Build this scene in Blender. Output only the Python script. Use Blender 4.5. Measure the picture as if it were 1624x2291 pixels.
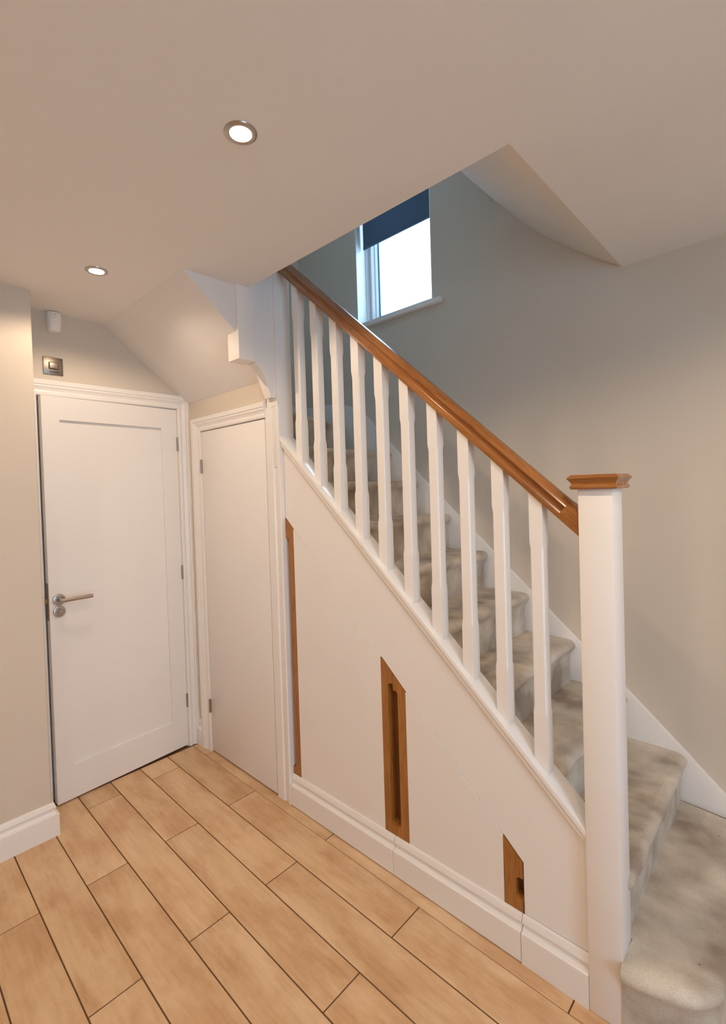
import bpy, bmesh, math, random
from mathutils import Vector, Matrix

for o in list(bpy.data.objects):
    bpy.data.objects.remove(o)
sc = bpy.context.scene
COL = sc.collection
random.seed(4)

# ------------------------------------------------------------------ camera
W_PX, H_PX = 1624.0, 2291.0
F_PX = 1070.4
YAW, PITCH, ROLL = math.radians(133.634), math.radians(-1.020), math.radians(1.791)
fwd = Vector((math.cos(YAW) * math.cos(PITCH), math.sin(YAW) * math.cos(PITCH), math.sin(PITCH)))
rgt = fwd.cross(Vector((0, 0, 1))).normalized()
dwn = fwd.cross(rgt)
r2 = math.cos(ROLL) * rgt + math.sin(ROLL) * dwn
d2 = -math.sin(ROLL) * rgt + math.cos(ROLL) * dwn
cam_d = bpy.data.cameras.new("camera")
cam = bpy.data.objects.new("camera", cam_d)
COL.objects.link(cam)
cam_d.sensor_fit = 'AUTO'
cam_d.sensor_width = 36.0
cam_d.lens = F_PX / H_PX * 36.0
cam_d.shift_x = 14.04 / H_PX
cam_d.shift_y = -32.17 / H_PX
cam_d.clip_start = 0.02
M = Matrix((( r2.x, -d2.x, -fwd.x, 2.687), (r2.y, -d2.y, -fwd.y, -1.376), (r2.z, -d2.z, -fwd.z, 1.486), (0, 0, 0, 1)))
cam.matrix_world = M
sc.camera = cam

# ------------------------------------------------------------------ sky and exposure
world = bpy.data.worlds.new("overcast_sky")
sc.world = world
world.use_nodes = True
bg = world.node_tree.nodes["Background"]
bg.inputs[0].default_value = (0.53, 0.755, 1.0, 1)
bg.inputs[1].default_value = 8.0
sc.view_settings.view_transform = 'Standard'
sc.view_settings.look = 'None'
sc.view_settings.gamma = 1.0
sc.view_settings.use_curve_mapping = False
sc.view_settings.exposure = -0.12
sc.cycles.max_bounces = 12
sc.cycles.diffuse_bounces = 7
sc.cycles.sample_clamp_indirect = 4.0
LAMP_W = 17.8
LAMP_RGB = (1.0, 0.775, 0.56)

# ------------------------------------------------------------------ materials
def new_mat(name):
    m = bpy.data.materials.new(name)
    m.use_nodes = True
    nt = m.node_tree
    return m, nt, nt.nodes["Principled BSDF"]

def nd(nt, typ, **kw):
    n = nt.nodes.new(typ)
    for k, v in kw.items():
        if k.startswith("in_"):
            n.inputs[int(k[3:])].default_value = v
        else:
            setattr(n, k, v)
    return n

def noise(nt, vec, scale, detail=4.0, rough=0.55):
    n = nt.nodes.new("ShaderNodeTexNoise")
    n.inputs["Scale"].default_value = scale
    n.inputs["Detail"].default_value = detail
    n.inputs["Roughness"].default_value = rough
    if vec is not None:
        nt.links.new(vec, n.inputs["Vector"])
    return n.outputs["Fac"]

def ramp(nt, fac, stops):
    r = nt.nodes.new("ShaderNodeValToRGB")
    el = r.color_ramp.elements
    while len(el) < len(stops):
        el.new(0.5)
    for e, (p, c) in zip(el, stops):
        e.position = p
        e.color = (*c, 1)
    nt.links.new(fac, r.inputs[0])
    return r.outputs[0]

def mapping(nt, scale, rnd=False, kind="Object"):
    tc = nt.nodes.new("ShaderNodeTexCoord")
    mp = nt.nodes.new("ShaderNodeMapping")
    mp.inputs["Scale"].default_value = scale
    nt.links.new(tc.outputs[kind], mp.inputs["Vector"])
    if rnd:
        oi = nt.nodes.new("ShaderNodeObjectInfo")
        ml = nt.nodes.new("ShaderNodeMath"); ml.operation = 'MULTIPLY'
        ml.inputs[1].default_value = 37.0
        nt.links.new(oi.outputs["Random"], ml.inputs[0])
        nt.links.new(ml.outputs[0], mp.inputs["Location"])
        return mp.outputs[0], oi.outputs["Random"]
    return mp.outputs[0]

def mixc(nt, fac, a, b, mode='MIX'):
    m = nt.nodes.new("ShaderNodeMix")
    m.data_type = 'RGBA'
    m.blend_type = mode
    for k, v in ((0, fac), (6, a), (7, b)):
        if isinstance(v, (int, float)):
            m.inputs[k].default_value = v
        elif isinstance(v, tuple):
            m.inputs[k].default_value = (*v, 1)
        else:
            nt.links.new(v, m.inputs[k])
    return m.outputs[2]

def bump(nt, b, h, strength, dist):
    n = nt.nodes.new("ShaderNodeBump")
    n.inputs["Strength"].default_value = strength
    n.inputs["Distance"].default_value = dist
    nt.links.new(h, n.inputs["Height"])
    nt.links.new(n.outputs[0], b.inputs["Normal"])

def paint(name, col, rough, bump_s=0.0, bscale=220.0, spec=0.5):
    m, nt, b = new_mat(name)
    v = mapping(nt, (1, 1, 1))
    f = noise(nt, v, 3.0, 3)
    c = mixc(nt, f, tuple(x * 0.97 for x in col), tuple(min(1, x * 1.03) for x in col))
    nt.links.new(c, b.inputs["Base Color"])
    b.inputs["Roughness"].default_value = rough
    b.inputs["Specular IOR Level"].default_value = spec
    if bump_s:
        bump(nt, b, noise(nt, v, bscale, 2), bump_s, 0.002)
    return m

M_GLOSS = paint("white_satin_paint", (0.82, 0.80, 0.78), 0.32)
M_RAIL = paint("white_gloss_paint", (0.82, 0.80, 0.78), 0.13)
M_CEIL = paint("ceiling_emulsion", (0.80, 0.78, 0.755), 0.9, 0.05, 260, 0.2)
M_WALL = paint("greige_emulsion", (0.63, 0.563, 0.478), 0.85, 0.10, 240, 0.2)
M_PLASTIC = paint("white_plastic", (0.80, 0.79, 0.77), 0.35)
M_DARK = paint("dark_void", (0.03, 0.028, 0.026), 0.9)  # shade of unlit voids put into a near-black colour
M_UPVC = paint("white_upvc", (0.82, 0.84, 0.86), 0.25)
M_GASKET = paint("blue_grey_gasket", (0.10, 0.26, 0.36), 0.5)  # blue of the bright pane's colour fringe put into the gasket

def metal(name, col, rough):
    m, nt, b = new_mat(name)
    v = mapping(nt, (30, 30, 400))
    f = noise(nt, v, 4, 3)
    c = mixc(nt, f, tuple(x * 0.85 for x in col), col)
    nt.links.new(c, b.inputs["Base Color"])
    b.inputs["Metallic"].default_value = 1.0
    b.inputs["Roughness"].default_value = rough
    return m
M_STEEL = metal("satin_nickel", (0.50, 0.46, 0.42), 0.28)
M_HINGE = metal("steel_hinge", (0.42, 0.38, 0.34), 0.35)
M_PLATE = metal("brushed_pewter", (0.27, 0.235, 0.20), 0.38)
M_BRASS = metal("worn_latch_brass", (0.36, 0.22, 0.10), 0.45)

def tile_mat():
    m, nt, b = new_mat("oak_effect_porcelain")
    v, rnd = mapping(nt, (1.0, 8.0, 1.0), True)
    v2, _ = mapping(nt, (2.2, 26.0, 1.0), True)
    v3, _ = mapping(nt, (1.6, 3.2, 1.0), True)
    n1 = noise(nt, v, 2.2, 5, 0.6)
    n2 = noise(nt, v2, 3.0, 6, 0.65)
    n3 = noise(nt, v3, 2.6, 4, 0.6)
    c1 = ramp(nt, n1, [(0.30, (0.56, 0.35, 0.185)), (0.52, (0.69, 0.47, 0.27)), (0.72, (0.77, 0.56, 0.36))])
    c2 = ramp(nt, n2, [(0.30, (0.54, 0.335, 0.175)), (0.50, (0.69, 0.47, 0.27)), (0.75, (0.74, 0.54, 0.35))])
    c = mixc(nt, 0.42, c1, c2)
    dk = ramp(nt, n3, [(0.38, (0.78, 0.66, 0.56)), (0.58, (1, 1, 1))])
    c = mixc(nt, 0.75, c, dk, 'MULTIPLY')
    tint = ramp(nt, rnd, [(0.0, (0.92, 0.90, 0.87)), (0.5, (1.0, 1.0, 1.0)), (1.0, (1.04, 1.03, 1.02))])
    c = mixc(nt, 1.0, c, tint, 'MULTIPLY')
    # scattered pale flecks and veins of the printed grain
    v4, _ = mapping(nt, (24.0, 60.0, 1.0), True)
    fl = ramp(nt, noise(nt, v4, 4.0, 2, 0.5), [(0.70, (0, 0, 0)), (0.78, (1, 1, 1))])
    c = mixc(nt, mixc(nt, 0.82, fl, (0, 0, 0)), c, (0.80, 0.60, 0.42))
    nt.links.new(c, b.inputs["Base Color"])
    b.inputs["Roughness"].default_value = 0.42
    bump(nt, b, n2, 0.06, 0.002)
    return m
M_TILE = tile_mat()
M_GROUT = paint("brown_grout", (0.13, 0.075, 0.04), 0.9, 0.2, 500, 0.1)

def oak(name, axis, dark, mid, light, rough=0.3):
    m, nt, b = new_mat(name)
    s = [26.0, 26.0, 26.0]
    s[axis] = 1.6
    v = mapping(nt, tuple(s))
    s2 = [70.0, 70.0, 70.0]
    s2[axis] = 5.0
    v2 = mapping(nt, tuple(s2))
    n1 = noise(nt, v, 1.4, 6, 0.6)
    n2 = noise(nt, v2, 2.2, 3, 0.6)
    c = ramp(nt, n1, [(0.30, dark), (0.52, mid), (0.74, light)])
    pores = ramp(nt, n2, [(0.34, (0.55, 0.45, 0.38)), (0.46, (1, 1, 1))])
    c = mixc(nt, 0.6, c, pores, 'MULTIPLY')
    nt.links.new(c, b.inputs["Base Color"])
    b.inputs["Roughness"].default_value = rough
    bump(nt, b, n2, 0.05, 0.001)
    return m
M_OAK_X = oak("lacquered_oak_rail", 0, (0.20, 0.072, 0.016), (0.315, 0.122, 0.030), (0.43, 0.19, 0.055), 0.2)
M_OAK_Z = oak("lacquered_oak_upright", 2, (0.26, 0.10, 0.022), (0.35, 0.142, 0.033), (0.42, 0.185, 0.050))
M_OAK_SHADE = oak("oak_slot_shade", 2, (0.12, 0.045, 0.010), (0.17, 0.065, 0.015), (0.22, 0.09, 0.022), 0.5)  # darker copy of the oak, slot shade put into the colour

def carpet_mat():
    m, nt, b = new_mat("worn_beige_carpet")
    v = mapping(nt, (1, 1, 1))
    big = noise(nt, v, 4.2, 3, 0.55)
    med = noise(nt, v, 17.0, 4, 0.6)
    fine = noise(nt, v, 420.0, 2, 0.6)
    c = ramp(nt, big, [(0.34, (0.34, 0.275, 0.22)), (0.46, (0.51, 0.455, 0.38)), (0.62, (0.66, 0.60, 0.51))])
    md = ramp(nt, med, [(0.33, (0.86, 0.84, 0.82)), (0.55, (1, 1, 1)), (0.75, (1.06, 1.06, 1.06))])
    c = mixc(nt, 0.8, c, md, 'MULTIPLY')
    fn = ramp(nt, fine, [(0.3, (0.72, 0.70, 0.68)), (0.6, (1.08, 1.08, 1.08))])
    c = mixc(nt, 0.7, c, fn, 'MULTIPLY')
    # crumbs and dirt specks
    vo = nd(nt, "ShaderNodeTexVoronoi")
    vo.inputs["Scale"].default_value = 26.0
    nt.links.new(v, vo.inputs["Vector"])
    sp = ramp(nt, vo.outputs["Distance"], [(0.05, (1, 1, 1)), (0.085, (0, 0, 0))])
    sel = ramp(nt, noise(nt, v, 9.0, 2), [(0.52, (0, 0, 0)), (0.58, (1, 1, 1))])
    msk = mixc(nt, 1.0, sp, sel, 'MULTIPLY')
    c = mixc(nt, msk, c, (0.09, 0.06, 0.04))
    nt.links.new(c, b.inputs["Base Color"])
    b.inputs["Roughness"].default_value = 1.0
    b.inputs["Specular IOR Level"].default_value = 0.05
    b.inputs["Sheen Weight"].default_value = 0.15
    add = nd(nt, "ShaderNodeMath", operation='MULTIPLY_ADD', in_1=0.12)
    nt.links.new(fine, add.inputs[0])
    nt.links.new(med, add.inputs[2])
    bump(nt, b, add.outputs[0], 0.5, 0.006)
    return m
M_CARPET = carpet_mat()

def blind_mat():
    m, nt, b = new_mat("slate_blackout_fabric")
    v = mapping(nt, (1, 1, 1))
    f = noise(nt, v, 600, 2)
    nt.links.new(mixc(nt, f, (0.09, 0.125, 0.175), (0.13, 0.175, 0.235)), b.inputs["Base Color"])
    b.inputs["Roughness"].default_value = 0.9
    tl = nd(nt, "ShaderNodeBsdfTranslucent"); tl.inputs[0].default_value = (0.14, 0.22, 0.32, 1)
    mx = nd(nt, "ShaderNodeMixShader", in_0=0.25)
    nt.links.new(b.outputs[0], mx.inputs[1]); nt.links.new(tl.outputs[0], mx.inputs[2])
    nt.links.new(mx.outputs[0], nt.nodes["Material Output"].inputs[0])
    return m
M_BLIND = blind_mat()

def pane_mat():
    m = bpy.data.materials.new("obscure_glass")
    m.use_nodes = True
    nt = m.node_tree
    nt.nodes.clear()
    out = nt.nodes.new("ShaderNodeOutputMaterial")
    tr = nd(nt, "ShaderNodeBsdfTransparent"); tr.inputs[0].default_value = (0.93, 0.97, 0.99, 1)
    tl = nd(nt, "ShaderNodeBsdfTranslucent"); tl.inputs[0].default_value = (0.9, 0.95, 0.98, 1)
    mx = nd(nt, "ShaderNodeMixShader", in_0=0.3)
    nt.links.new(tr.outputs[0], mx.inputs[1]); nt.links.new(tl.outputs[0], mx.inputs[2])
    nt.links.new(mx.outputs[0], out.inputs[0])
    return m
M_PANE = pane_mat()

def lamp_mat():
    m, nt, b = new_mat("lit_lamp_face")
    b.inputs["Base Color"].default_value = (1, 1, 1, 1)
    b.inputs["Emission Color"].default_value = (1.0, 0.90, 0.78, 1)
    b.inputs["Emission Strength"].default_value = 45.0
    return m
M_LAMP = lamp_mat()
def led_mat():
    m, nt, b = new_mat("sensor_lens")
    b.inputs["Base Color"].default_value = (0.86, 0.84, 0.8, 1)
    b.inputs["Roughness"].default_value = 0.08
    return m
M_LENS = led_mat()

# ------------------------------------------------------------------ mesh helpers
def box(bm, x0, x1, y0, y1, z0, z1):
    v = [bm.verts.new((x, y, z)) for x in (x0, x1) for y in (y0, y1) for z in (z0, z1)]
    for f in ((0, 1, 3, 2), (4, 6, 7, 5), (0, 4, 5, 1), (2, 3, 7, 6), (0, 2, 6, 4), (1, 5, 7, 3)):
        bm.faces.new([v[i] for i in f])

def prism(bm, pts, axis, a, b):
    def P(u, w, t):
        return {'x': (t, u, w), 'y': (u, t, w), 'z': (u, w, t)}[axis]
    lo = [bm.verts.new(P(u, w, a)) for u, w in pts]
    hi = [bm.verts.new(P(u, w, b)) for u, w in pts]
    n = len(pts)
    bm.faces.new(lo)
    bm.faces.new(hi[::-1])
    for i in range(n):
        bm.faces.new((lo[i], hi[i], hi[(i + 1) % n], lo[(i + 1) % n]))

def sweep(bm, path, prof, fmap, side=1):
    """mitred sweep: path in a plane, profile = (offset in that plane, third coordinate)"""
    P = [Vector(p) for p in path]
    nrm = []
    for i in range(len(P)):
        ds = []
        if i > 0: ds.append((P[i] - P[i - 1]).normalized())
        if i < len(P) - 1: ds.append((P[i + 1] - P[i]).normalized())
        ns = [Vector((d.y, -d.x)) * side for d in ds]
        if len(ns) == 1:
            nrm.append(ns[0])
        else:
            m = (ns[0] + ns[1]).normalized()
            nrm.append(m / max(0.2, m.dot(ns[0])))
    rings = []
    for p, n in zip(P, nrm):
        rings.append([bm.verts.new(fmap(p.x + n.x * w, p.y + n.y * w, t)) for w, t in prof])
    k = len(prof)
    for a, b in zip(rings, rings[1:]):
        for i in range(k):
            bm.faces.new((a[i], b[i], b[(i + 1) % k], a[(i + 1) % k]))
    bm.faces.new(rings[0])
    bm.faces.new(rings[-1][::-1])

def lathe(bm, prof, seg, fmap):
    """prof = (radius, height); fmap(x, y, h)"""
    rings = []
    for r, h in prof:
        if r < 1e-6:
            rings.append([bm.verts.new(fmap(0, 0, h))])
        else:
            rings.append([bm.verts.new(fmap(r * math.cos(2 * math.pi * i / seg), r * math.sin(2 * math.pi * i / seg), h)) for i in range(seg)])
    for a, b in zip(rings, rings[1:]):
        for i in range(seg):
            j = (i + 1) % seg
            q = [a[i % len(a)], a[j % len(a)], b[j % len(b)], b[i % len(b)]]
            q = list(dict.fromkeys(q))
            if len(q) > 2:
                bm.faces.new(q)

def obj(name, bm, mat, parent=None, bevel=0.0, seg=2, smooth=False):
    bmesh.ops.recalc_face_normals(bm, faces=bm.faces)
    if bevel:
        es = [e for e in bm.edges if len(e.link_faces) == 2 and e.calc_face_angle(0) > 0.5]
        bmesh.ops.bevel(bm, geom=es, offset=bevel, segments=seg, affect='EDGES', profile=0.5, clamp_overlap=True)
    me = bpy.data.meshes.new(name)
    bm.to_mesh(me)
    bm.free()
    me.materials.append(mat)
    if smooth or bevel:
        for p in me.polygons:
            p.use_smooth = True
        me.set_sharp_from_angle(angle=math.radians(38))
    o = bpy.data.objects.new(name, me)
    COL.objects.link(o)
    if parent is not None:
        o.parent = parent
    return o

def tag(o, label, cat, group=None, kind=None):
    o["label"] = label
    o["category"] = cat
    if group: o["group"] = group
    if kind: o["kind"] = kind
    return o

def thing(name, label, cat, loc=(0, 0, 0), group=None, kind=None):
    o = bpy.data.objects.new(name, None)
    o.empty_display_size = 0.1
    COL.objects.link(o)
    o.location = loc
    return tag(o, label, cat, group, kind)

def B(): return bmesh.new()
def rel(parent, o):
    """meshes are written in world coordinates: keep them there under an offset parent"""
    o.parent = parent
    o.matrix_parent_inverse = Matrix.Translation(-Vector(parent.location))
    return o

CEIL = 2.394
UPPER = 2.66
TOP = 4.9

# ------------------------------------------------------------------ room shell
bm = B()
box(bm, -0.12, 5.1, 0.90, 1.15, 0, 2.53)
box(bm, -0.12, 0.575, 0.90, 1.15, 2.53, 3.72)
box(bm, 1.152, 5.1, 0.90, 1.15, 2.53, 3.72)
box(bm, -0.12, 5.1, 0.90, 1.15, 3.72, TOP)
tag(obj("wall_right", bm, M_WALL), "greige wall behind the stairs with the window in it", "wall", kind="structure")

bm = B()                                     # the wall that carries the panelled door and closes the winders
box(bm, -0.12, 0.0, -0.070, 0.90, 0, TOP)
box(bm, -0.12, 0.0, -0.768, -0.070, 1.988, 3.85); box(bm, -0.12, 0.0, -0.768, -0.070, 4.55, TOP)
box(bm, -0.12, 0.0, -3.3, -1.30, 0, TOP)
box(bm, -0.12, 0.0, -1.30, -0.768, 0, 3.85); box(bm, -0.12, 0.0, -1.30, -0.768, 4.55, TOP)
tag(obj("wall_door", bm, M_WALL), "greige wall over the panelled door, cut by the sloping soffit", "wall", kind="structure")

bm = B()
prism(bm, [(0.001, -3.2), (0.241, -3.2), (0.241, -0.826), (0.235, -0.820), (0.001, -0.820)], 'z', 0, CEIL)
tag(obj("wall_left", bm, M_WALL), "greige projecting wall beside the panelled door", "wall", kind="structure")

bm = B(); box(bm, -0.12, 5.1, -3.35, -3.2, 0, TOP)
tag(obj("wall_front", bm, M_WALL), "greige wall opposite the staircase", "wall", kind="structure")

bm = B()                                     # hall end behind the viewer, with an added glazed opening for cool daylight
box(bm, 5.0, 5.15, -3.2, 0.9, 0, 0.30)
box(bm, 5.0, 5.15, -3.2, 0.9, 2.15, TOP)
box(bm, 5.0, 5.15, -3.2, -2.05, 0.30, 2.15)
box(bm, 5.0, 5.15, -0.7, 0.9, 0.30, 2.15)
tag(obj("wall_back", bm, M_WALL), "greige end wall of the hall with an added wide window", "wall", kind="structure")

bm = B()                                     # wall over the low flush door
box(bm, 0.001, 0.163, 0.005, 0.085, 0, 2.03)
box(bm, 0.163, 0.785, 0.005, 0.085, 1.846, 2.03)
tag(obj("wall_closet", bm, M_WALL), "strip of greige wall over the low flush door under the soffit", "wall", kind="structure")

bm = B()                                     # room behind the ajar door, its shade put into a near-black colour
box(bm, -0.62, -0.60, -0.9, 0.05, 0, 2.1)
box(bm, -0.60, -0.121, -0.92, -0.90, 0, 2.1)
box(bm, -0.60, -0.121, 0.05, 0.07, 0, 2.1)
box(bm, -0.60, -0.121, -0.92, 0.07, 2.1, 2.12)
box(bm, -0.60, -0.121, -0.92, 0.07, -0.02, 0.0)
tag(obj("wall_inner", bm, M_DARK), "room behind the ajar panelled door, its shade painted near black", "wall", kind="structure")

bm = B()
prism(bm, [(0, -3.2), (5, -3.2), (5, 0.9), (2.111, 0.9), (2.111, -0.14), (0.8655, -0.14), (0.8655, -0.41), (0, -0.41)], 'z', CEIL, UPPER)
tag(obj("ceiling", bm, M_CEIL), "flat white ceiling with recessed lights and a stair opening", "ceiling", kind="structure")

bm = B(); box(bm, -0.12, 5.15, -3.35, 1.15, TOP, TOP + 0.1)
tag(obj("ceiling_upper", bm, M_CEIL), "white ceiling high over the stairwell", "ceiling", kind="structure")

bm = B()                                     # curved slope rising away from the stair opening's head
cv = [(2.111, 2.394), (2.02, 2.458), (1.921, 2.533), (1.80, 2.635), (1.686, 2.748), (1.60, 2.845), (1.50, 2.975), (1.382, 3.150), (1.25, 3.36), (1.19, 3.46)]
prism(bm, cv + [(1.19, TOP), (2.40, TOP), (2.40, 2.40)], 'y', -0.14, 0.899)
tag(obj("ceiling_slope", bm, M_CEIL, smooth=True), "white coved slope above the stair opening, rising from the ceiling edge", "ceiling", kind="structure")

bm = B()                                     # plastered underside of the upper flight
prism(bm, [(0.004, 2.022), (-0.4395, 2.3935), (-0.44, 2.41), (-0.40, 2.41), (0.004, 2.07)], 'x', 0.0005, 0.862)
tag(obj("ceiling_soffit", bm, M_CEIL), "sloping plaster soffit under the upper flight, over both doors", "soffit", kind="structure")
bm = B()                                     # its triangular cheek up to the ceiling
prism(bm, [(-0.10, 2.110), (-0.4385, 2.394), (-0.10, 2.394)], 'x', 0.846, 0.866)
tag(obj("trim_cheek", bm, M_CEIL), "triangular plaster cheek between sloping soffit and ceiling", "soffit", kind="structure")

# upper landing walls hidden above the ceiling, so that only the stair window and the added one light the stairwell
bm = B(); box(bm, 0.0, 2.4, -1.40, -1.30, UPPER, TOP); box(bm, 2.3, 2.4, -1.3, -0.14, UPPER, TOP)
tag(obj("wall_landing", bm, M_WALL), "greige wall of the upper landing above the hall", "wall", kind="structure")

# ------------------------------------------------------------------ floor: each plank tile a piece
bm = B()
box(bm, -0.6, 5.0, -3.2, 0.9, -0.06, -0.0022)
floor = tag(obj("floor", bm, M_GROUT), "oak-effect plank tile floor with thin dark grout", "floor", kind="structure")
GAP = 0.0042
PW, PL = 0.1533, 1.003
tile_cache = {}
def tile(x0, x1, y0, y1, tight0=0.0, tight1=0.0):
    x0 += GAP / 2; x1 -= GAP / 2; y0 += GAP / 2 - tight0; y1 -= GAP / 2 - tight1
    if x1 - x0 < 0.01 or y1 - y0 < 0.008: return
    key = (round(x1 - x0, 4), round(y1 - y0, 4))
    lift = random.uniform(-0.0003, 0.0003)
    if key in tile_cache:
        o = bpy.data.objects.new("floor_tile", tile_cache[key])
        COL.objects.link(o); o.parent = floor
    else:
        bm = B()
        hx, hy = (x1 - x0) / 2, (y1 - y0) / 2
        box(bm, -hx, hx, -hy, hy, -0.008, 0)
        o = obj("floor_tile", bm, M_TILE, floor, bevel=0.0008, seg=1)
        tile_cache[key] = o.data
    o.location = ((x0 + x1) / 2, (y0 + y1) / 2, lift)
for k in range(-6, 22):
    y1 = -0.048 - PW * (k - 1)
    y0 = y1 - PW
    y1 = min(y1, 0.9); y0 = max(y0, -3.2)
    if y1 - y0 < 0.01: continue
    ph = 0.17 if k % 2 == 0 else 0.660
    lo = 0.02 if y1 > -0.83 else 0.24
    if k == 0:
        y1 = 0.03
    if k < 0:
        lo = 2.31 if k == -1 else 2.49        # only the hall beyond the foot of the stairs
        if k == -1: y0, y1 = 0.03, 0.2585
    if y0 < -0.83 < y1: lo = 0.02
    n0 = -1
    for n in range(n0, 6):
        a, b = ph + n * PL, ph + (n + 1) * PL
        a = max(a, lo); b = min(b, 5.0)
        if b - a > 0.012:
            tile(a, b, y0, y1, 0.0012 if k == 0 else 0.0, 0.0012 if k == 1 else 0.0)

# ------------------------------------------------------------------ skirting
SK = [(0, 0.0), (0.021, 0.0), (0.021, 0.0945), (0.0200, 0.0975), (0.0175, 0.0990), (0.0115, 0.0995), (0.0090, 0.1030), (0.0065, 0.1090), (0.0050, 0.1160),
      (0.0055, 0.1195), (0.0115, 0.1205), (0.0120, 0.1245), (0.0075, 0.1390), (0.0050, 0.1440), (0, 0.145)]
def skirting(name, path, side, parent=None, lift=0.0):
    bm = B()
    sweep(bm, path, [(w, max(z, lift)) for w, z in SK], lambda a, b, t: (a, b, t), side)
    return obj(name, bm, M_GLOSS, parent)
tag(skirting("baseboard_left", [(0.241, -3.2), (0.241, -0.820), (0.012, -0.820)], 1), "white moulded skirting returning round the end of the projecting wall", "skirting", kind="structure")
tag(skirting("baseboard_corner", [(0.018, 0.005), (0.069, 0.005)], 1), "short white skirting piece in the corner between the two doors", "skirting", kind="structure")
tag(skirting("baseboard_right", [(2.60, 0.90), (5.0, 0.90)], 1), "white moulded skirting along the wall beyond the stair foot", "skirting", kind="structure")

# ------------------------------------------------------------------ door_1: panelled door, ajar
ARCH = [(0.0, -0.002), (0.0, 0.010), (0.004, 0.0125), (0.015, 0.0130), (0.018, 0.0095), (0.024, 0.0085), (0.034, 0.0125), (0.042, 0.0175), (0.046, 0.0150),
        (0.050, 0.0150), (0.053, 0.0190), (0.072, 0.0200), (0.075, 0.0180), (0.075, -0.002)]
door1 = thing("door_1", "white shaker panel door standing slightly ajar, with lever handle", "door", (0, -0.41, 0), kind="structure")
bm = B()
sweep(bm, [(-0.060, 0.0), (-0.060, 1.986), (-0.762, 1.986), (-0.762, 0.0)], ARCH, lambda a, b, t: (t, a, b), 1)
o = obj("architrave", bm, M_GLOSS); rel(door1, o)
# keep the outer leg inside the recess
for v in o.data.vertices:
    if v.co.y < -0.762:
        v.co.y = -0.762 + (v.co.y + 0.762) * 0.72
bm = B()
box(bm, -0.12, -0.001, -0.0695, -0.0610, 0, 1.988); box(bm, -0.12, -0.001, -0.7675, -0.7590, 0, 1.988); box(bm, -0.12, -0.001, -0.7590, -0.0695, 1.9835, 1.988)
box(bm, -0.075, -0.045, -0.0850, -0.0695, 0, 1.9835); box(bm, -0.075, -0.045, -0.7590, -0.7430, 0, 1.9835)
rel(door1, obj("door_lining", bm, M_GLOSS))
HX, HY, ANG = 0.0, -0.0650, math.radians(3.6)
bm = B()
LW, LT, Z0, Z1 = 0.688, 0.040, 0.009, 1.980
PY0, PY1, PZ0, PZ1 = -0.612, -0.092, 0.172, 1.868
box(bm, -LT, 0, -LW, PY0, Z0, Z1); box(bm, -LT, 0, PY1, 0, Z0, Z1)
box(bm, -LT, 0, PY0, PY1, Z0, PZ0); box(bm, -LT, 0, PY0, PY1, PZ1, Z1)
box(bm, -LT + 0.012, -0.013, PY0, PY1, PZ0, PZ1)
def hinged(o):
    o.parent = door1
    o.location = (HX - door1.location.x, HY - door1.location.y, 0)
    o.rotation_euler = (0, 0, ANG)
    return o
leaf = hinged(obj("door_leaf", bm, M_GLOSS))
bm = B()
fx = lambda cy, cz: (lambda x, y, h: (h, cy + x, cz + y))
lathe(bm, [(0.0, 0.0), (0.027, 0.0), (0.0275, 0.004), (0.0265, 0.0085), (0.0245, 0.0095), (0.012, 0.0095), (0.0105, 0.012), (0.0095, 0.042), (0.0, 0.042)], 32, fx(-0.648, 0.998))
hd = hinged(obj("door_handle", bm, M_STEEL, smooth=True))
bm = B()                                     # mitred round-bar lever
ring_r = 0.0098
rings = []
for i, (px, py) in enumerate([(0.030, -0.648), (0.056, -0.648), (0.056, -0.515)]):
    ring = []
    for k in range(20):
        a = 2 * math.pi * k / 20
        c, s = ring_r * math.cos(a), ring_r * math.sin(a)
        if i == 0: ring.append(bm.verts.new((px, py + c, 0.998 + s)))
        elif i == 1: ring.append(bm.verts.new((px - c, py + c, 0.998 + s)))
        else: ring.append(bm.verts.new((px - c, py, 0.998 + s)))
    rings.append(ring)
for a, b in zip(rings, rings[1:]):
    for k in range(20): bm.faces.new((a[k], a[(k + 1) % 20], b[(k + 1) % 20], b[k]))
bm.faces.new(rings[0]); bm.faces.new(rings[-1])
obj("lever", bm, M_STEEL, hd, smooth=True)
bm = B()
lathe(bm, [(0.0, 0.0), (0.027, 0.0), (0.0275, 0.004), (0.0265, 0.0085), (0.0245, 0.0095), (0.0155, 0.0095), (0.0150, 0.0075), (0.0, 0.0075)], 32, fx(-0.648, 0.940))
lk = hinged(obj("lock_rose", bm, M_STEEL, smooth=True))
bm = B()
lathe(bm, [(0.0, 0.0075), (0.0125, 0.0075), (0.0125, 0.014), (0.008, 0.0185), (0.0, 0.0190)], 24, fx(-0.648, 0.940))
obj("thumb_turn", bm, M_STEEL, lk, smooth=True)
bm = B(); box(bm, -0.032, -0.008, -LW - 0.0012, -LW + 0.001, 0.900, 1.080)
box(bm, -0.026, -0.014, -LW - 0.010, -LW, 0.985, 1.005)
hinged(obj("latch_plate", bm, M_BRASS))
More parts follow.
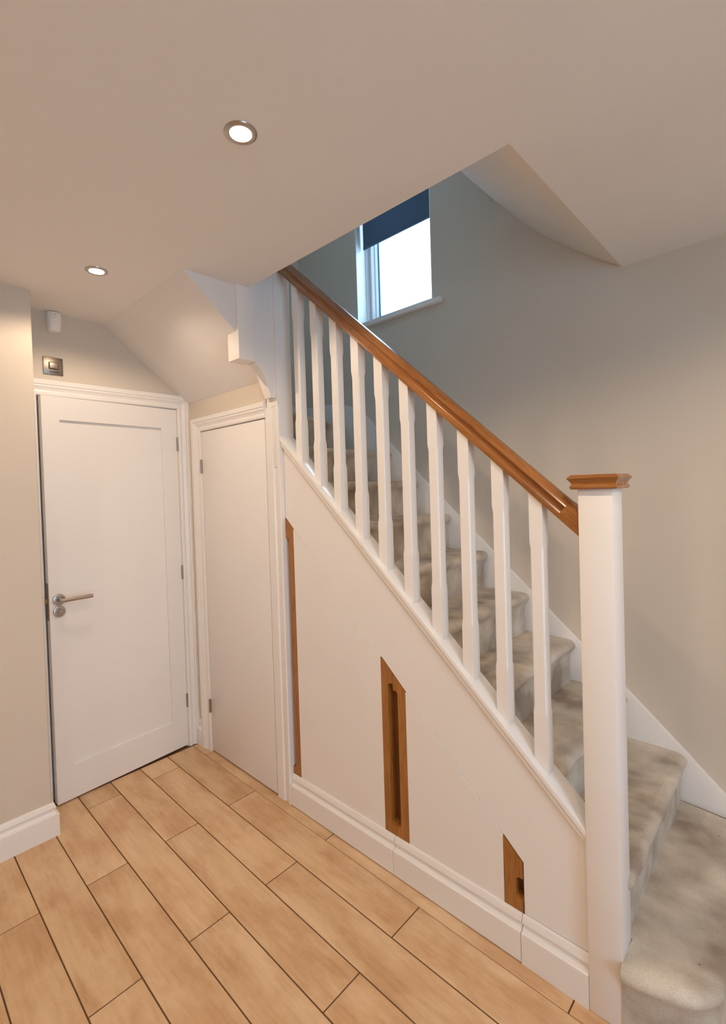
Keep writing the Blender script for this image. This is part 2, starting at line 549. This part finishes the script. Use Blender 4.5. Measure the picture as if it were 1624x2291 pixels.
def hinge(x, y, z, ax):
    """butt hinge: three-knuckle barrel and the edge of the flaps"""
    bm = B()
    for a, b in ((-0.0375, -0.014), (-0.013, 0.013), (0.014, 0.0375)):
        lathe(bm, [(0, a), (0.0058, a), (0.0058, b), (0, b)], 12, lambda px, py, h: (x + px, y + py, z + h))
    lathe(bm, [(0, 0.0375), (0.0045, 0.0375), (0.0045, 0.0405), (0, 0.0415)], 12, lambda px, py, h: (x + px, y + py, z + h))
    if ax == 'x': box(bm, x - 0.012, x, y - 0.0045, y + 0.0045, z - 0.036, z + 0.036)
    else: box(bm, x - 0.0045, x + 0.0045, y, y + 0.012, z - 0.036, z + 0.036)
    return obj("hinge", bm, M_HINGE, smooth=True)
for z in (1.780, 1.030, 0.272):
    rel(door1, hinge(0.0050, -0.0640, z, 'x'))

# ------------------------------------------------------------------ door_2: low flush cupboard door
door2 = thing("door_2", "low white flush door under the soffit, beside the stairs", "door", (0.47, 0, 0), kind="structure")
bm = B()
box(bm, 0.1665, 0.7765, 0.0, 0.038, 0.010, 1.838)
rel(door2, obj("door_leaf", bm, M_GLOSS, bevel=0.0015))
bm = B()
sweep(bm, [(0.164, 0.0), (0.164, 1.842), (0.790, 1.842)], ARCH, lambda a, b, t: (a, 0.004 - t, b), -1)
o = rel(door2, obj("architrave", bm, M_GLOSS))
for v in o.data.vertices:                    # the hinge-side leg is the wider board
    if v.co.x < 0.164:
        v.co.x = 0.164 + (v.co.x - 0.164) * 1.26
bm = B()
F0, F1, FG = 0.006, -0.002, 0.005
prism(bm, [(0.780, F0), (0.780, 0.002), (0.786, F1), (0.835, F1), (0.839, FG), (0.865, FG), (0.869, F1), (0.881, F1), (0.8845, 0.002), (0.8845, 0.060), (0.80, 0.060), (0.80, F0)], 'z', 0, 1.888)
prism(bm, [(0.806, 1.888), (0.8845, 1.888), (0.8845, 1.930), (0.828, 2.023), (0.806, 2.023)], 'y', F1, 0.030)
rel(door2, obj("side_board", bm, M_GLOSS))
bm = B()
box(bm, 0.152, 0.1640, 0.006, 0.085, 0, 1.846); box(bm, 0.7785, 0.80, 0.006, 0.085, 0, 1.846); box(bm, 0.1640, 0.7785, 0.006, 0.085, 1.841, 1.846)
box(bm, 0.1640, 0.185, 0.040, 0.085, 0, 1.841); box(bm, 0.76, 0.7785, 0.040, 0.085, 0, 1.841); box(bm, 0.16, 0.79, 0.075, 0.085, 0.0, 1.841)
rel(door2, obj("door_lining", bm, M_GLOSS))
for z in (1.642, 0.265):
    rel(door2, hinge(0.1625, -0.0065, z, 'y'))

# ------------------------------------------------------------------ staircase
RISE, GO = 0.1895, 0.2112
zt = lambda n: 0.196 + RISE * (n - 1)
nx = lambda n: 2.318 - GO * (n - 2)
stair = thing("staircase", "carpeted staircase rising along the greige wall and turning at the top", "stairs", (1.3, 0.45, 0))
NOSE = [(-0.034, 0.0), (-0.020, -0.0012), (-0.010, -0.0055), (-0.003, -0.0130), (0.0, -0.0225), (-0.003, -0.032), (-0.009, -0.040), (-0.017, -0.048), (-0.023, -0.060), (-0.026, -0.080)]
def step(path, back, z, zb, side, facing=None):
    P = [Vector(p) for p in path]
    nr = []
    for i in range(len(P)):
        d = (P[min(i + 1, len(P) - 1)] - P[max(i - 1, 0)]).normalized()
        nr.append(Vector(facing) if facing else Vector((d.y, -d.x)) * side)
    bm = B()
    prof = NOSE + [(-0.026, zb - z)]
    def wob(x, y, zz):
        return 0.0022 * math.sin(23 * y + 9 * zz + 3 * x) + 0.0016 * math.sin(47 * y + 31 * zz)
    cols = [[bm.verts.new((p.x + n.x * (d + wob(p.x, p.y, z)), p.y + n.y * (d + wob(p.x, p.y, z)), z + h + (0.5 * wob(p.y, p.x, z) if h > -0.1 else 0))) for d, h in prof] for p, n in zip(P, nr)]
    for a, b in zip(cols, cols[1:]):
        for i in range(len(prof) - 1):
            bm.faces.new((a[i], b[i], b[i + 1], a[i + 1]))
    bt = [bm.verts.new((x, y, z)) for x, y in back]
    bb = [bm.verts.new((x, y, zb)) for x, y in back]
    bm.faces.new([c[0] for c in cols] + bt)
    bm.faces.new([c[-1] for c in cols] + bb)
    bm.faces.new(cols[-1] + [bb[0], bt[0]])
    bm.faces.new(cols[0] + [bb[-1], bt[-1]])
    for i in range(len(back) - 1):
        bm.faces.new((bt[i], bt[i + 1], bb[i + 1], bb[i]))
    rel(stair, obj("step", bm, M_CARPET, smooth=True))
YA, YB = 0.876, 0.064
def straight(x):
    ys = [YA - 0.016 - (YA - YB - 0.028) * i / 22 for i in range(23)]
    return [(x - 0.016, YA), (x - 0.006, YA - 0.006)] + [(x, y) for y in ys] + [(x - 0.006, YB + 0.005), (x - 0.014, YB)]
step([(2.508, 0.876), (2.520, 0.868)] + [(2.524, 0.85 - 0.065 * i) for i in range(12)] +
     [(2.520, 0.105), (2.510, 0.075), (2.492, 0.046), (2.468, 0.022), (2.440, 0.006), (2.41, -0.005), (2.38, -0.014), (2.35, -0.021), (2.325, -0.026), (2.3065, -0.028)],
     [(2.3065, 0.092), (2.24, 0.092), (2.24, 0.876)], zt(1), 0.0, -1)
for n in range(2, 10):
    x = nx(n) if n < 9 else 0.850
    xb = x - 0.25 if n < 9 else 0.03
    step(straight(x), [(xb, YB), (xb, YA)], zt(n), zt(n) - RISE - 0.004, -1, (1, 0))
def line(p, q, k=10):
    return [(p[0] + (q[0] - p[0]) * i / k, p[1] + (q[1] - p[1]) * i / k) for i in range(k + 1)]
step(line((0.47, 0.872), (0.800, 0.094)), [(0.786, 0.094), (0.03, 0.094), (0.03, 0.872)], zt(10), zt(10) - RISE, -1)
step(line((0.03, 0.44), (0.786, 0.094)), [(0.786, 0.012), (0.03, 0.012)], zt(11), zt(11) - RISE, -1)
step(line((0.03, 0.020), (0.788, 0.020)), [(0.788, -0.20), (0.03, -0.20)], zt(12), zt(12) - 0.06, -1)
step(line((0.03, -0.190), (0.788, -0.190)), [(0.788, -0.41), (0.03, -0.41)], zt(13), zt(13) - 0.055, -1)
# wall strings, white painted boards with an eased top edge
ws_top = [(2.585, 0.135), (2.435, 0.272), (2.258, 0.443), (2.105, 0.588), (1.913, 0.756), (1.778, 0.880), (1.486, 1.150), (1.307, 1.316), (1.078, 1.525), (0.855, 1.734), (0.718, 1.876), (0.645, 1.946),
          (0.569, 1.998), (0.500, 2.030), (0.449, 2.046), (0.38, 2.060), (0.320, 2.066), (0.20, 2.070), (0.012, 2.076)]
bm = B()
prism(bm, ws_top + [(0.012, 1.75), (0.55, 1.70), (0.80, 1.45), (2.10, 0.25), (2.34, 0.0), (2.585, 0.0)], 'y', 0.8765, 0.899)
rel(stair, obj("wall_string", bm, M_GLOSS, bevel=0.003))
bm = B()
prism(bm, [(0.876, 2.076), (0.83, 2.075), (0.79, 2.085), (0.74, 2.115), (0.60, 2.24), (0.30, 2.50), (0.0, 2.77), (-0.40, 3.12), (-0.40, 2.55), (0.05, 2.15), (0.876, 1.7)], 'x', 0.001, 0.026)
rel(stair, obj("wall_string", bm, M_GLOSS, bevel=0.003))
# boarded outer edge where the upper flight leaves the corner
bm = B()
prism(bm, [(0.0, 1.925), (-0.025, 1.925), (-0.040, 1.965), (-0.055, 2.005), (-0.075, 2.040), (-0.095, 2.060), (-0.112, 2.068), (-0.112, 2.55), (0.0, 2.55)], 'x', 0.82, 0.872)
rel(stair, obj("outer_string", bm, M_GLOSS))

# ------------------------------------------------------------------ balustrade
SB, SR = 0.927, 0.892
base_z = lambda x: 0.522 + (2.204 - x) * SB
rail_z = lambda x: 1.640 + (1.870 - x) * SR
bal = thing("balustrade", "white spindle balustrade with an oak handrail up the open side of the stairs", "banister", (1.55, 0.045, 0))
bm = B()
x0, x1 = 0.886, 2.2175
prism(bm, [(x0, base_z(x0)), (x1, base_z(x1)), (x1, base_z(x1) - 0.022), (x0, base_z(x0) - 0.022)], 'y', 0.002, 0.088)
prism(bm, [(x0, base_z(x0) - 0.022), (x1, base_z(x1) - 0.022), (x1, base_z(x1) - 0.046), (x0, base_z(x0) - 0.046)], 'y', 0.0085, 0.080)
rel(bal, obj("base_rail", bm, M_RAIL, bevel=0.002))
def baluster(cx):
    cy = 0.045
    bm = B()
    H0, H1, C0, C1 = 0.0205, 0.0197, 0.0006, 0.0042
    zb, zt_ = base_z(cx), rail_z(cx) + 0.004
    lv = [(None, H0, C0, 'b'), (zb + 0.160, H0, C0, 0), (zb + 0.172, 0.0200, 0.0028, 0), (zb + 0.182, H1, C1, 0), (zt_ - 0.162, H1, C1, 0), (zt_ - 0.152, 0.0200, 0.0028, 0), (zt_ - 0.140, H0, C0, 0), (None, H0, C0, 't')]
    rings = []
    for z, h, c, fl in lv:
        r = []
        oc = [(h, -(h - c)), (h, h - c), (h - c, h), (-(h - c), h), (-h, h - c), (-h, -(h - c)), (-(h - c), -h), (h - c, -h)]
        for dx, dy in oc:
            x = cx + dx
            zz = base_z(x) - 0.001 if fl == 'b' else (rail_z(x) + 0.004 if fl == 't' else z)
            r.append(bm.verts.new((x, cy + dy, zz)))
        rings.append(r)
    for a, b in zip(rings, rings[1:]):
        for i in range(8): bm.faces.new((a[i], a[(i + 1) % 8], b[(i + 1) % 8], b[i]))
    bm.faces.new(rings[0]); bm.faces.new(rings[-1])
    rel(bal, obj("baluster", bm, M_GLOSS))
for i in range(10):
    baluster(1.0000 + 0.1207 * i)
# handrail built along its own length, then tilted
RW = [(-0.0300, 0.0), (-0.0300, 0.0075), (-0.0270, 0.0105), (-0.0205, 0.0165), (-0.0195, 0.0200), (-0.0205, 0.0260), (-0.0250, 0.0325), (-0.0290, 0.0355), (-0.0300, 0.0385), (-0.0275, 0.0420), (-0.0170, 0.0530), (-0.0140, 0.0545)]
prof = RW + [(-a, b) for a, b in RW[::-1]]
blk = [(-0.0300, 0.0), (-0.0300, 0.0410), (-0.0170, 0.0545)]
blk = blk + [(-a, b) for a, b in blk[::-1]]
th = math.atan(SR)
ca, sa = math.cos(th), math.sin(th)
L = (2.2175 - 0.885) / ca
bm = B()
def along(pr, s0, s1, cut0=None, cut1=None):
    def P(u, v, s):
        return (s, u, v)
    lo, hi = [], []
    for u, v in pr:
        # a plumb cut against the newel shifts along the length with height
        lo.append(bm.verts.new((s0 + (v * math.tan(th) if cut0 else 0), u, v)))
        hi.append(bm.verts.new((s1 + (v * math.tan(th) if cut1 else 0), u, v)))
    n = len(pr)
    bm.faces.new(lo); bm.faces.new(hi[::-1])
    for i in range(n): bm.faces.new((lo[i], hi[i], hi[(i + 1) % n], lo[(i + 1) % n]))
along(prof, 0.0, L - 0.088, True, False)
along(blk, L - 0.088, L, False, False)
hr = obj("handrail", bm, M_OAK_X, smooth=True)
hr.matrix_world = Matrix.Identity(4)
hr.parent = bal
hr.matrix_parent_inverse = Matrix.Translation(-Vector(bal.location))
hr.location = (0.885, 0.045, rail_z(0.885))
hr.rotation_euler = (0, th, 0)
# newel posts
def post(x0, x1, y0, y1, z0, z1, bev=0.004):
    bm = B(); box(bm, x0, x1, y0, y1, z0, z1)
    return obj("newel_post", bm, M_GLOSS, bevel=bev)
nw = rel(bal, post(2.2165, 2.3050, 0.0, 0.0885, 0.0, 1.470))
bm = B()                                     # moulded oak cap
cx, cy = 2.26075, 0.04425
rings = []
for h, z in ((0.050, 1.4660), (0.0560, 1.4660), (0.0600, 1.4700), (0.0600, 1.4745), (0.0565, 1.4780), (0.0560, 1.4815), (0.0590, 1.4870), (0.0640, 1.4935), (0.0655, 1.4965), (0.0640, 1.4990), (0.0580, 1.5045), (0.0560, 1.5055)):
    rings.append([bm.verts.new((cx + sx * h, cy + sy * h, z)) for sx, sy in ((1, -1), (1, 1), (-1, 1), (-1, -1))])
for a, b in zip(rings, rings[1:]):
    for i in range(4): bm.faces.new((a[i], a[(i + 1) % 4], b[(i + 1) % 4], b[i]))
bm.faces.new(rings[0]); bm.faces.new(rings[-1])
o = obj("newel_cap", bm, M_OAK_X)
o.parent = nw
rel(bal, post(0.796, 0.8855, 0.0005, 0.0885, 1.60, 3.30))
rel(bal, post(0.797, 0.8855, -0.200, -0.112, 2.072, 3.30))

# ------------------------------------------------------------------ panelling under the stairs
PF = 0.020
gap_z = lambda x: 0.306 + (2.019 - x) * 0.9315
apron = thing("stair_cladding", "fixed white sloping panel under the stair string, beside the newel post", "panel", (2.1, PF, 0))
bm = B()
xa, xb = 0.8862, 2.2165
prism(bm, [(xa, base_z(xa) - 0.047), (xb, base_z(xb) - 0.047), (xb, 0.0), (2.0225, 0.0), (2.0225, gap_z(2.0225) + 0.0035), (xa, gap_z(xa) + 0.0035)], 'y', PF + 0.0025, PF + 0.018)
rel(apron, obj("sloping_panel", bm, M_GLOSS))
rel(apron, skirting("skirting_strip", [(2.0195, PF), (2.2163, PF)], 1))

def rounded(x0, x1, z0, z1, r, left, right, k=5):
    """closed outline of a slot, rounded where it ends inside the wood"""
    pts = []
    def arc(cx, cz, a0, a1):
        for i in range(k + 1):
            a = math.radians(a0 + (a1 - a0) * i / k)
            pts.append((cx + r * math.cos(a), cz + r * math.sin(a)))
    if right: arc(x1 - r, z0 + r, -90, 0); arc(x1 - r, z1 - r, 0, 90)
    else: pts.extend([(x1, z0), (x1, z1)])
    if left: arc(x0 + r, z1 - r, 90, 180); arc(x0 + r, z0 + r, 180, 270)
    else: pts.extend([(x0, z1), (x0, z0)])
    return pts

def oak_strip(x0, x1, notch, open_left, parent):
    """upright oak edge with a finger slot cut from one side"""
    nx0, nx1, nz0, nz1 = notch
    zb_ = 0.128
    r = 0.012
    top0, top1 = gap_z(x0) - 0.002, gap_z(x1) - 0.002
    bm = B()
    if open_left:       # slot opens to x0, rounded towards nx1
        s = rounded(x0, nx1, nz0, nz1, r, False, True)
        inner = [p for p in s if not (abs(p[0] - x0) < 1e-6)]
        pts = [(x0, zb_), (x1, zb_), (x1, top1), (x0, top0), (x0, nz1)] + inner[::-1] + [(x0, nz0)]
    else:
        s = rounded(nx0, x1, nz0, nz1, r, True, False)
        inner = [p for p in s if not (abs(p[0] - x1) < 1e-6)]
        # inner runs from top corner round to the bottom corner
        pts = [(x1, zb_), (x1, nz0)] + inner[::-1] + [(x1, nz1), (x1, top1), (x0, top0), (x0, zb_)]
    prism(bm, pts, 'y', PF, PF + 0.034)
    st = obj("oak_pull", bm, M_OAK_Z)
    rel(parent, st)
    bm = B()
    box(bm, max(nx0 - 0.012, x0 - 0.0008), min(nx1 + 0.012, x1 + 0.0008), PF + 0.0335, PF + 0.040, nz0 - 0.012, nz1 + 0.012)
    o = obj("slot_back", bm, M_OAK_SHADE)
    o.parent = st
    return st

dA = thing("pull_out_cabinet", "tall white pull-out unit under the stairs, beside the low flush door", "cabinet", (1.2, PF, 0), "pull-out units under the stairs")
bm = B()
prism(bm, [(0.9435, 0.02), (1.4565, 0.02), (1.4565, gap_z(1.4565)), (0.9435, gap_z(0.9435))], 'y', PF, PF + 0.018)
rel(dA, obj("front_panel", bm, M_GLOSS))
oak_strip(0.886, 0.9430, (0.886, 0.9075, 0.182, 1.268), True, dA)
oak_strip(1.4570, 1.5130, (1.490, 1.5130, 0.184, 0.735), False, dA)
rel(dA, skirting("skirting_strip", [(0.8865, PF), (1.5085, PF)], 1, None, 0.005))
bm = B(); box(bm, 0.95, 1.45, PF + 0.0182, PF + 0.50, 0.03, 0.30)
rel(dA, obj("drawer_box", bm, M_DARK))
dB = thing("pull_out_cabinet", "short white pull-out unit under the stairs, between the tall unit and the newel post", "cabinet", (1.77, PF, 0), "pull-out units under the stairs")
bm = B()
prism(bm, [(1.5755, 0.02), (1.9560, 0.02), (1.9560, gap_z(1.9560)), (1.5755, gap_z(1.5755))], 'y', PF, PF + 0.018)
rel(dB, obj("front_panel", bm, M_GLOSS))
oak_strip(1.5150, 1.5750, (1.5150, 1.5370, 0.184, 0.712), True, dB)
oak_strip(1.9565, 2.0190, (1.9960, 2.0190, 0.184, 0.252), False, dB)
rel(dB, skirting("skirting_strip", [(1.5105, PF), (2.0175, PF)], 1, None, 0.005))
bm = B(); box(bm, 1.58, 1.95, PF + 0.0182, PF + 0.50, 0.03, 0.25)
rel(dB, obj("drawer_box", bm, M_DARK))

# ------------------------------------------------------------------ window and blind
def window(name, label, x0, x1, z0, z1, yf, flip):
    """frame, sash and pane set in the plane y = yf .. (flip swaps x and y for the end wall)"""
    w = thing(name, label, "window", kind="structure")
    def bx(bm, a0, a1, b0, b1, c0, c1):
        if flip: box(bm, b0, b1, a0, a1, c0, c1)
        else: box(bm, a0, a1, b0, b1, c0, c1)
    def ring(bm, a0, a1, c0, c1, t, b0, b1):
        bx(bm, a0, a0 + t, b0, b1, c0, c1); bx(bm, a1 - t, a1, b0, b1, c0, c1)
        bx(bm, a0 + t, a1 - t, b0, b1, c0, c0 + t); bx(bm, a0 + t, a1 - t, b0, b1, c1 - t, c1)
    zc = (z0 + z1) / 2
    def frame(prof, inset):
        """closed mitred profile round the opening; profile = (inwards from the reveal, depth)"""
        bm = B()
        cs = [(x0 + inset, z0 + inset), (x1 - inset, z0 + inset), (x1 - inset, z1 - inset), (x0 + inset, z1 - inset)]
        dr = [(1, 1), (-1, 1), (-1, -1), (1, -1)]
        rings = []
        for (cx_, cz_), (dx, dz) in zip(cs, dr):
            ring_ = []
            for w_, d_ in prof:
                a, c = cx_ + dx * w_, cz_ + dz * w_
                ring_.append(bm.verts.new((yf + d_, a, c) if flip else (a, yf + d_, c)))
            rings.append(ring_)
        k = len(prof)
        for q in range(4):
            a, b = rings[q], rings[(q + 1) % 4]
            for i_ in range(k):
                bm.faces.new((a[i_], b[i_], b[(i_ + 1) % k], a[(i_ + 1) % k]))
        return bm
    obj("window_frame", frame([(0, 0.0), (0.010, 0.0), (0.016, 0.010), (0.022, 0.012), (0.027, 0.030), (0.027, 0.075), (0, 0.075)], 0.0), M_UPVC, w)
    s = obj("sash", frame([(0, 0.018), (0.006, 0.012), (0.016, 0.014), (0.026, 0.030), (0.034, 0.034), (0.043, 0.050), (0.043, 0.070), (0, 0.070)], 0.028), M_UPVC, w)
    obj("gasket", frame([(0, 0.049), (0.009, 0.052), (0.009, 0.062), (0, 0.062)], 0.0705), M_GASKET, s)
    bm = B()
    bx(bm, x0 + 0.078, x1 - 0.078, yf + 0.055, yf + 0.060, z0 + 0.078, z1 - 0.078)
    obj("pane", bm, M_PANE, w)
    return w
w1 = window("window_1", "bright obscured window above the stairs with white frame and sill", 0.5755, 1.1515, 2.531, 3.7195, 0.985, False)
bm = B(); box(bm, 0.530, 1.222, 0.866, 0.8995, 2.503, 2.531); box(bm, 0.5755, 1.1515, 0.8995, 0.985, 2.515, 2.531)
o = obj("window_sill", bm, M_GLOSS, w1, bevel=0.006)
bm = B(); box(bm, 0.5752, 0.5790, 0.9002, 1.06, 2.531, 3.7195); box(bm, 1.1480, 1.1518, 0.9002, 1.06, 2.531, 3.7195); box(bm, 0.579, 1.148, 0.9002, 1.06, 3.716, 3.7195)
obj("reveal_lining", bm, M_UPVC, w1)
window("window_added_2", "wide unseen hall window added on the end wall for cool daylight", -2.05, -0.7, 0.30, 2.15, 5.04, True)  # unseen window, added and sized for cool daylight from the hall end

window("window_added_3", "unseen landing window added upstairs for daylight in the stairwell", -1.30, -0.070, 3.85, 4.55, -0.10, True)  # unseen window, added to bring more blue daylight into the stairwell
bl = thing("roller_blind", "dark slate roller blind half lowered over the stair window", "blind", (0.86, 0.955, 3.68))
bm = B(); box(bm, 0.594, 1.136, 0.9545, 0.9560, 3.052, 3.66)
rel(bl, obj("fabric", bm, M_BLIND))
bm = B(); box(bm, 0.594, 1.136, 0.951, 0.9595, 3.030, 3.053)
rel(bl, obj("bottom_bar", bm, M_BLIND, bevel=0.003))
bm = B(); lathe(bm, [(0, 0.585), (0.020, 0.585), (0.020, 1.144), (0, 1.144)], 20, lambda x, y, h: (h, 0.968 + x * 0.9, 3.675 + y))
rel(bl, obj("roller", bm, M_BLIND, smooth=True))

# ------------------------------------------------------------------ things on the walls and ceiling
ms = thing("motion_sensor", "small white motion sensor high on the wall above the panelled door", "sensor", (0, -0.676, 2.35))
bm = B()
rings = []
for z, hw, dp in ((2.297, 0.022, 0.026), (2.300, 0.026, 0.034), (2.306, 0.0285, 0.038), (2.340, 0.0300, 0.045), (2.370, 0.0305, 0.047), (2.388, 0.0305, 0.044), (2.3925, 0.029, 0.038)):
    prof_ = [(-hw, 0.001), (-hw, dp * 0.62), (-hw * 0.86, dp * 0.82), (-hw * 0.5, dp * 0.96), (0, dp), (hw * 0.5, dp * 0.96), (hw * 0.86, dp * 0.82), (hw, dp * 0.62), (hw, 0.001)]
    rings.append([bm.verts.new((d, -0.676 + y, z)) for y, d in prof_])
for a, b in zip(rings, rings[1:]):
    for i in range(9): bm.faces.new((a[i], a[(i + 1) % 9], b[(i + 1) % 9], b[i]))
bm.faces.new(rings[0]); bm.faces.new(rings[-1])
rel(ms, obj("body", bm, M_PLASTIC, smooth=True))
bm = B(); lathe(bm, [(0, 0.0), (0.011, 0.0), (0.0095, 0.003), (0.005, 0.005), (0, 0.0055)], 20, lambda x, y, h: (0.0445 + h, -0.676 + 1.2 * x, 2.352 + 0.75 * y))
rel(ms, obj("lens", bm, M_LENS, smooth=True))
bm = B(); box(bm, 0.0435, 0.0475, -0.679, -0.673, 2.3735, 2.3765)
rel(ms, obj("indicator", bm, M_HINGE))

pl = thing("wall_plate", "square pewter wall plate with a raised centre over the panelled door", "switch", (0, -0.684, 2.133))
bm = B(); box(bm, 0.0005, 0.006, -0.727, -0.641, 2.090, 2.176)
rel(pl, obj("plate", bm, M_PLATE, bevel=0.003))
bm = B(); box(bm, 0.0055, 0.015, -0.704, -0.662, 2.118, 2.152)
rel(pl, obj("rocker", bm, M_PLATE, bevel=0.005, seg=4))
bm = B(); box(bm, 0.0055, 0.0066, -0.700, -0.660, 2.103, 2.106)
rel(pl, obj("slot", bm, M_DARK))

def downlight(x, y, label):
    d = thing("downlight", label, "light", (x, y, CEIL), "recessed ceiling lights")
    bm = B()
    lathe(bm, [(0.0265, 0.0), (0.0275, -0.0035), (0.031, -0.0055), (0.036, -0.0050), (0.0405, -0.0025), (0.0415, 0.0)], 40, lambda a, b, h: (x + a, y + b, CEIL + h))
    rel(d, obj("bezel", bm, M_STEEL, smooth=True))
    bm = B()
    lathe(bm, [(0.0, -0.0030), (0.0265, -0.0018), (0.0268, -0.0005)], 32, lambda a, b, h: (x + a, y + b, CEIL + h))
    rel(d, obj("lamp_face", bm, M_LAMP))
    ld = bpy.data.lights.new("lamp", 'SPOT')
    ld.energy = LAMP_W
    ld.color = LAMP_RGB
    ld.spot_size = math.radians(157)
    ld.spot_blend = 0.35
    ld.shadow_soft_size = 0.012
    lo = bpy.data.objects.new("lamp", ld)
    COL.objects.link(lo)
    lo.parent = d
    lo.location = (0, 0, -0.010)
downlight(0.617, -0.675, "lit recessed ceiling light nearest the panelled door")
downlight(1.651, -0.672, "lit recessed ceiling light near the middle of the hall, facing the stairs")
downlight(2.684, -0.672, "lit recessed ceiling light over the foot of the stairs")
downlight(3.30, 0.15, "unseen recessed ceiling light added to brighten the greige wall and stairs")  # unseen lamp, added to brighten the right wall and stair carpet
downlight(3.717, -0.672, "lit recessed ceiling light in the hall beyond the newel post")
for i, (x, y) in enumerate(((1.10, -2.10), (2.40, -2.20), (3.70, -2.10))):
    downlight(x, y, ("lit recessed ceiling light by the projecting wall, far from the stairs", "lit recessed ceiling light opposite the newel post, by the far wall", "lit recessed ceiling light by the added hall window, far from the stairs")[i])
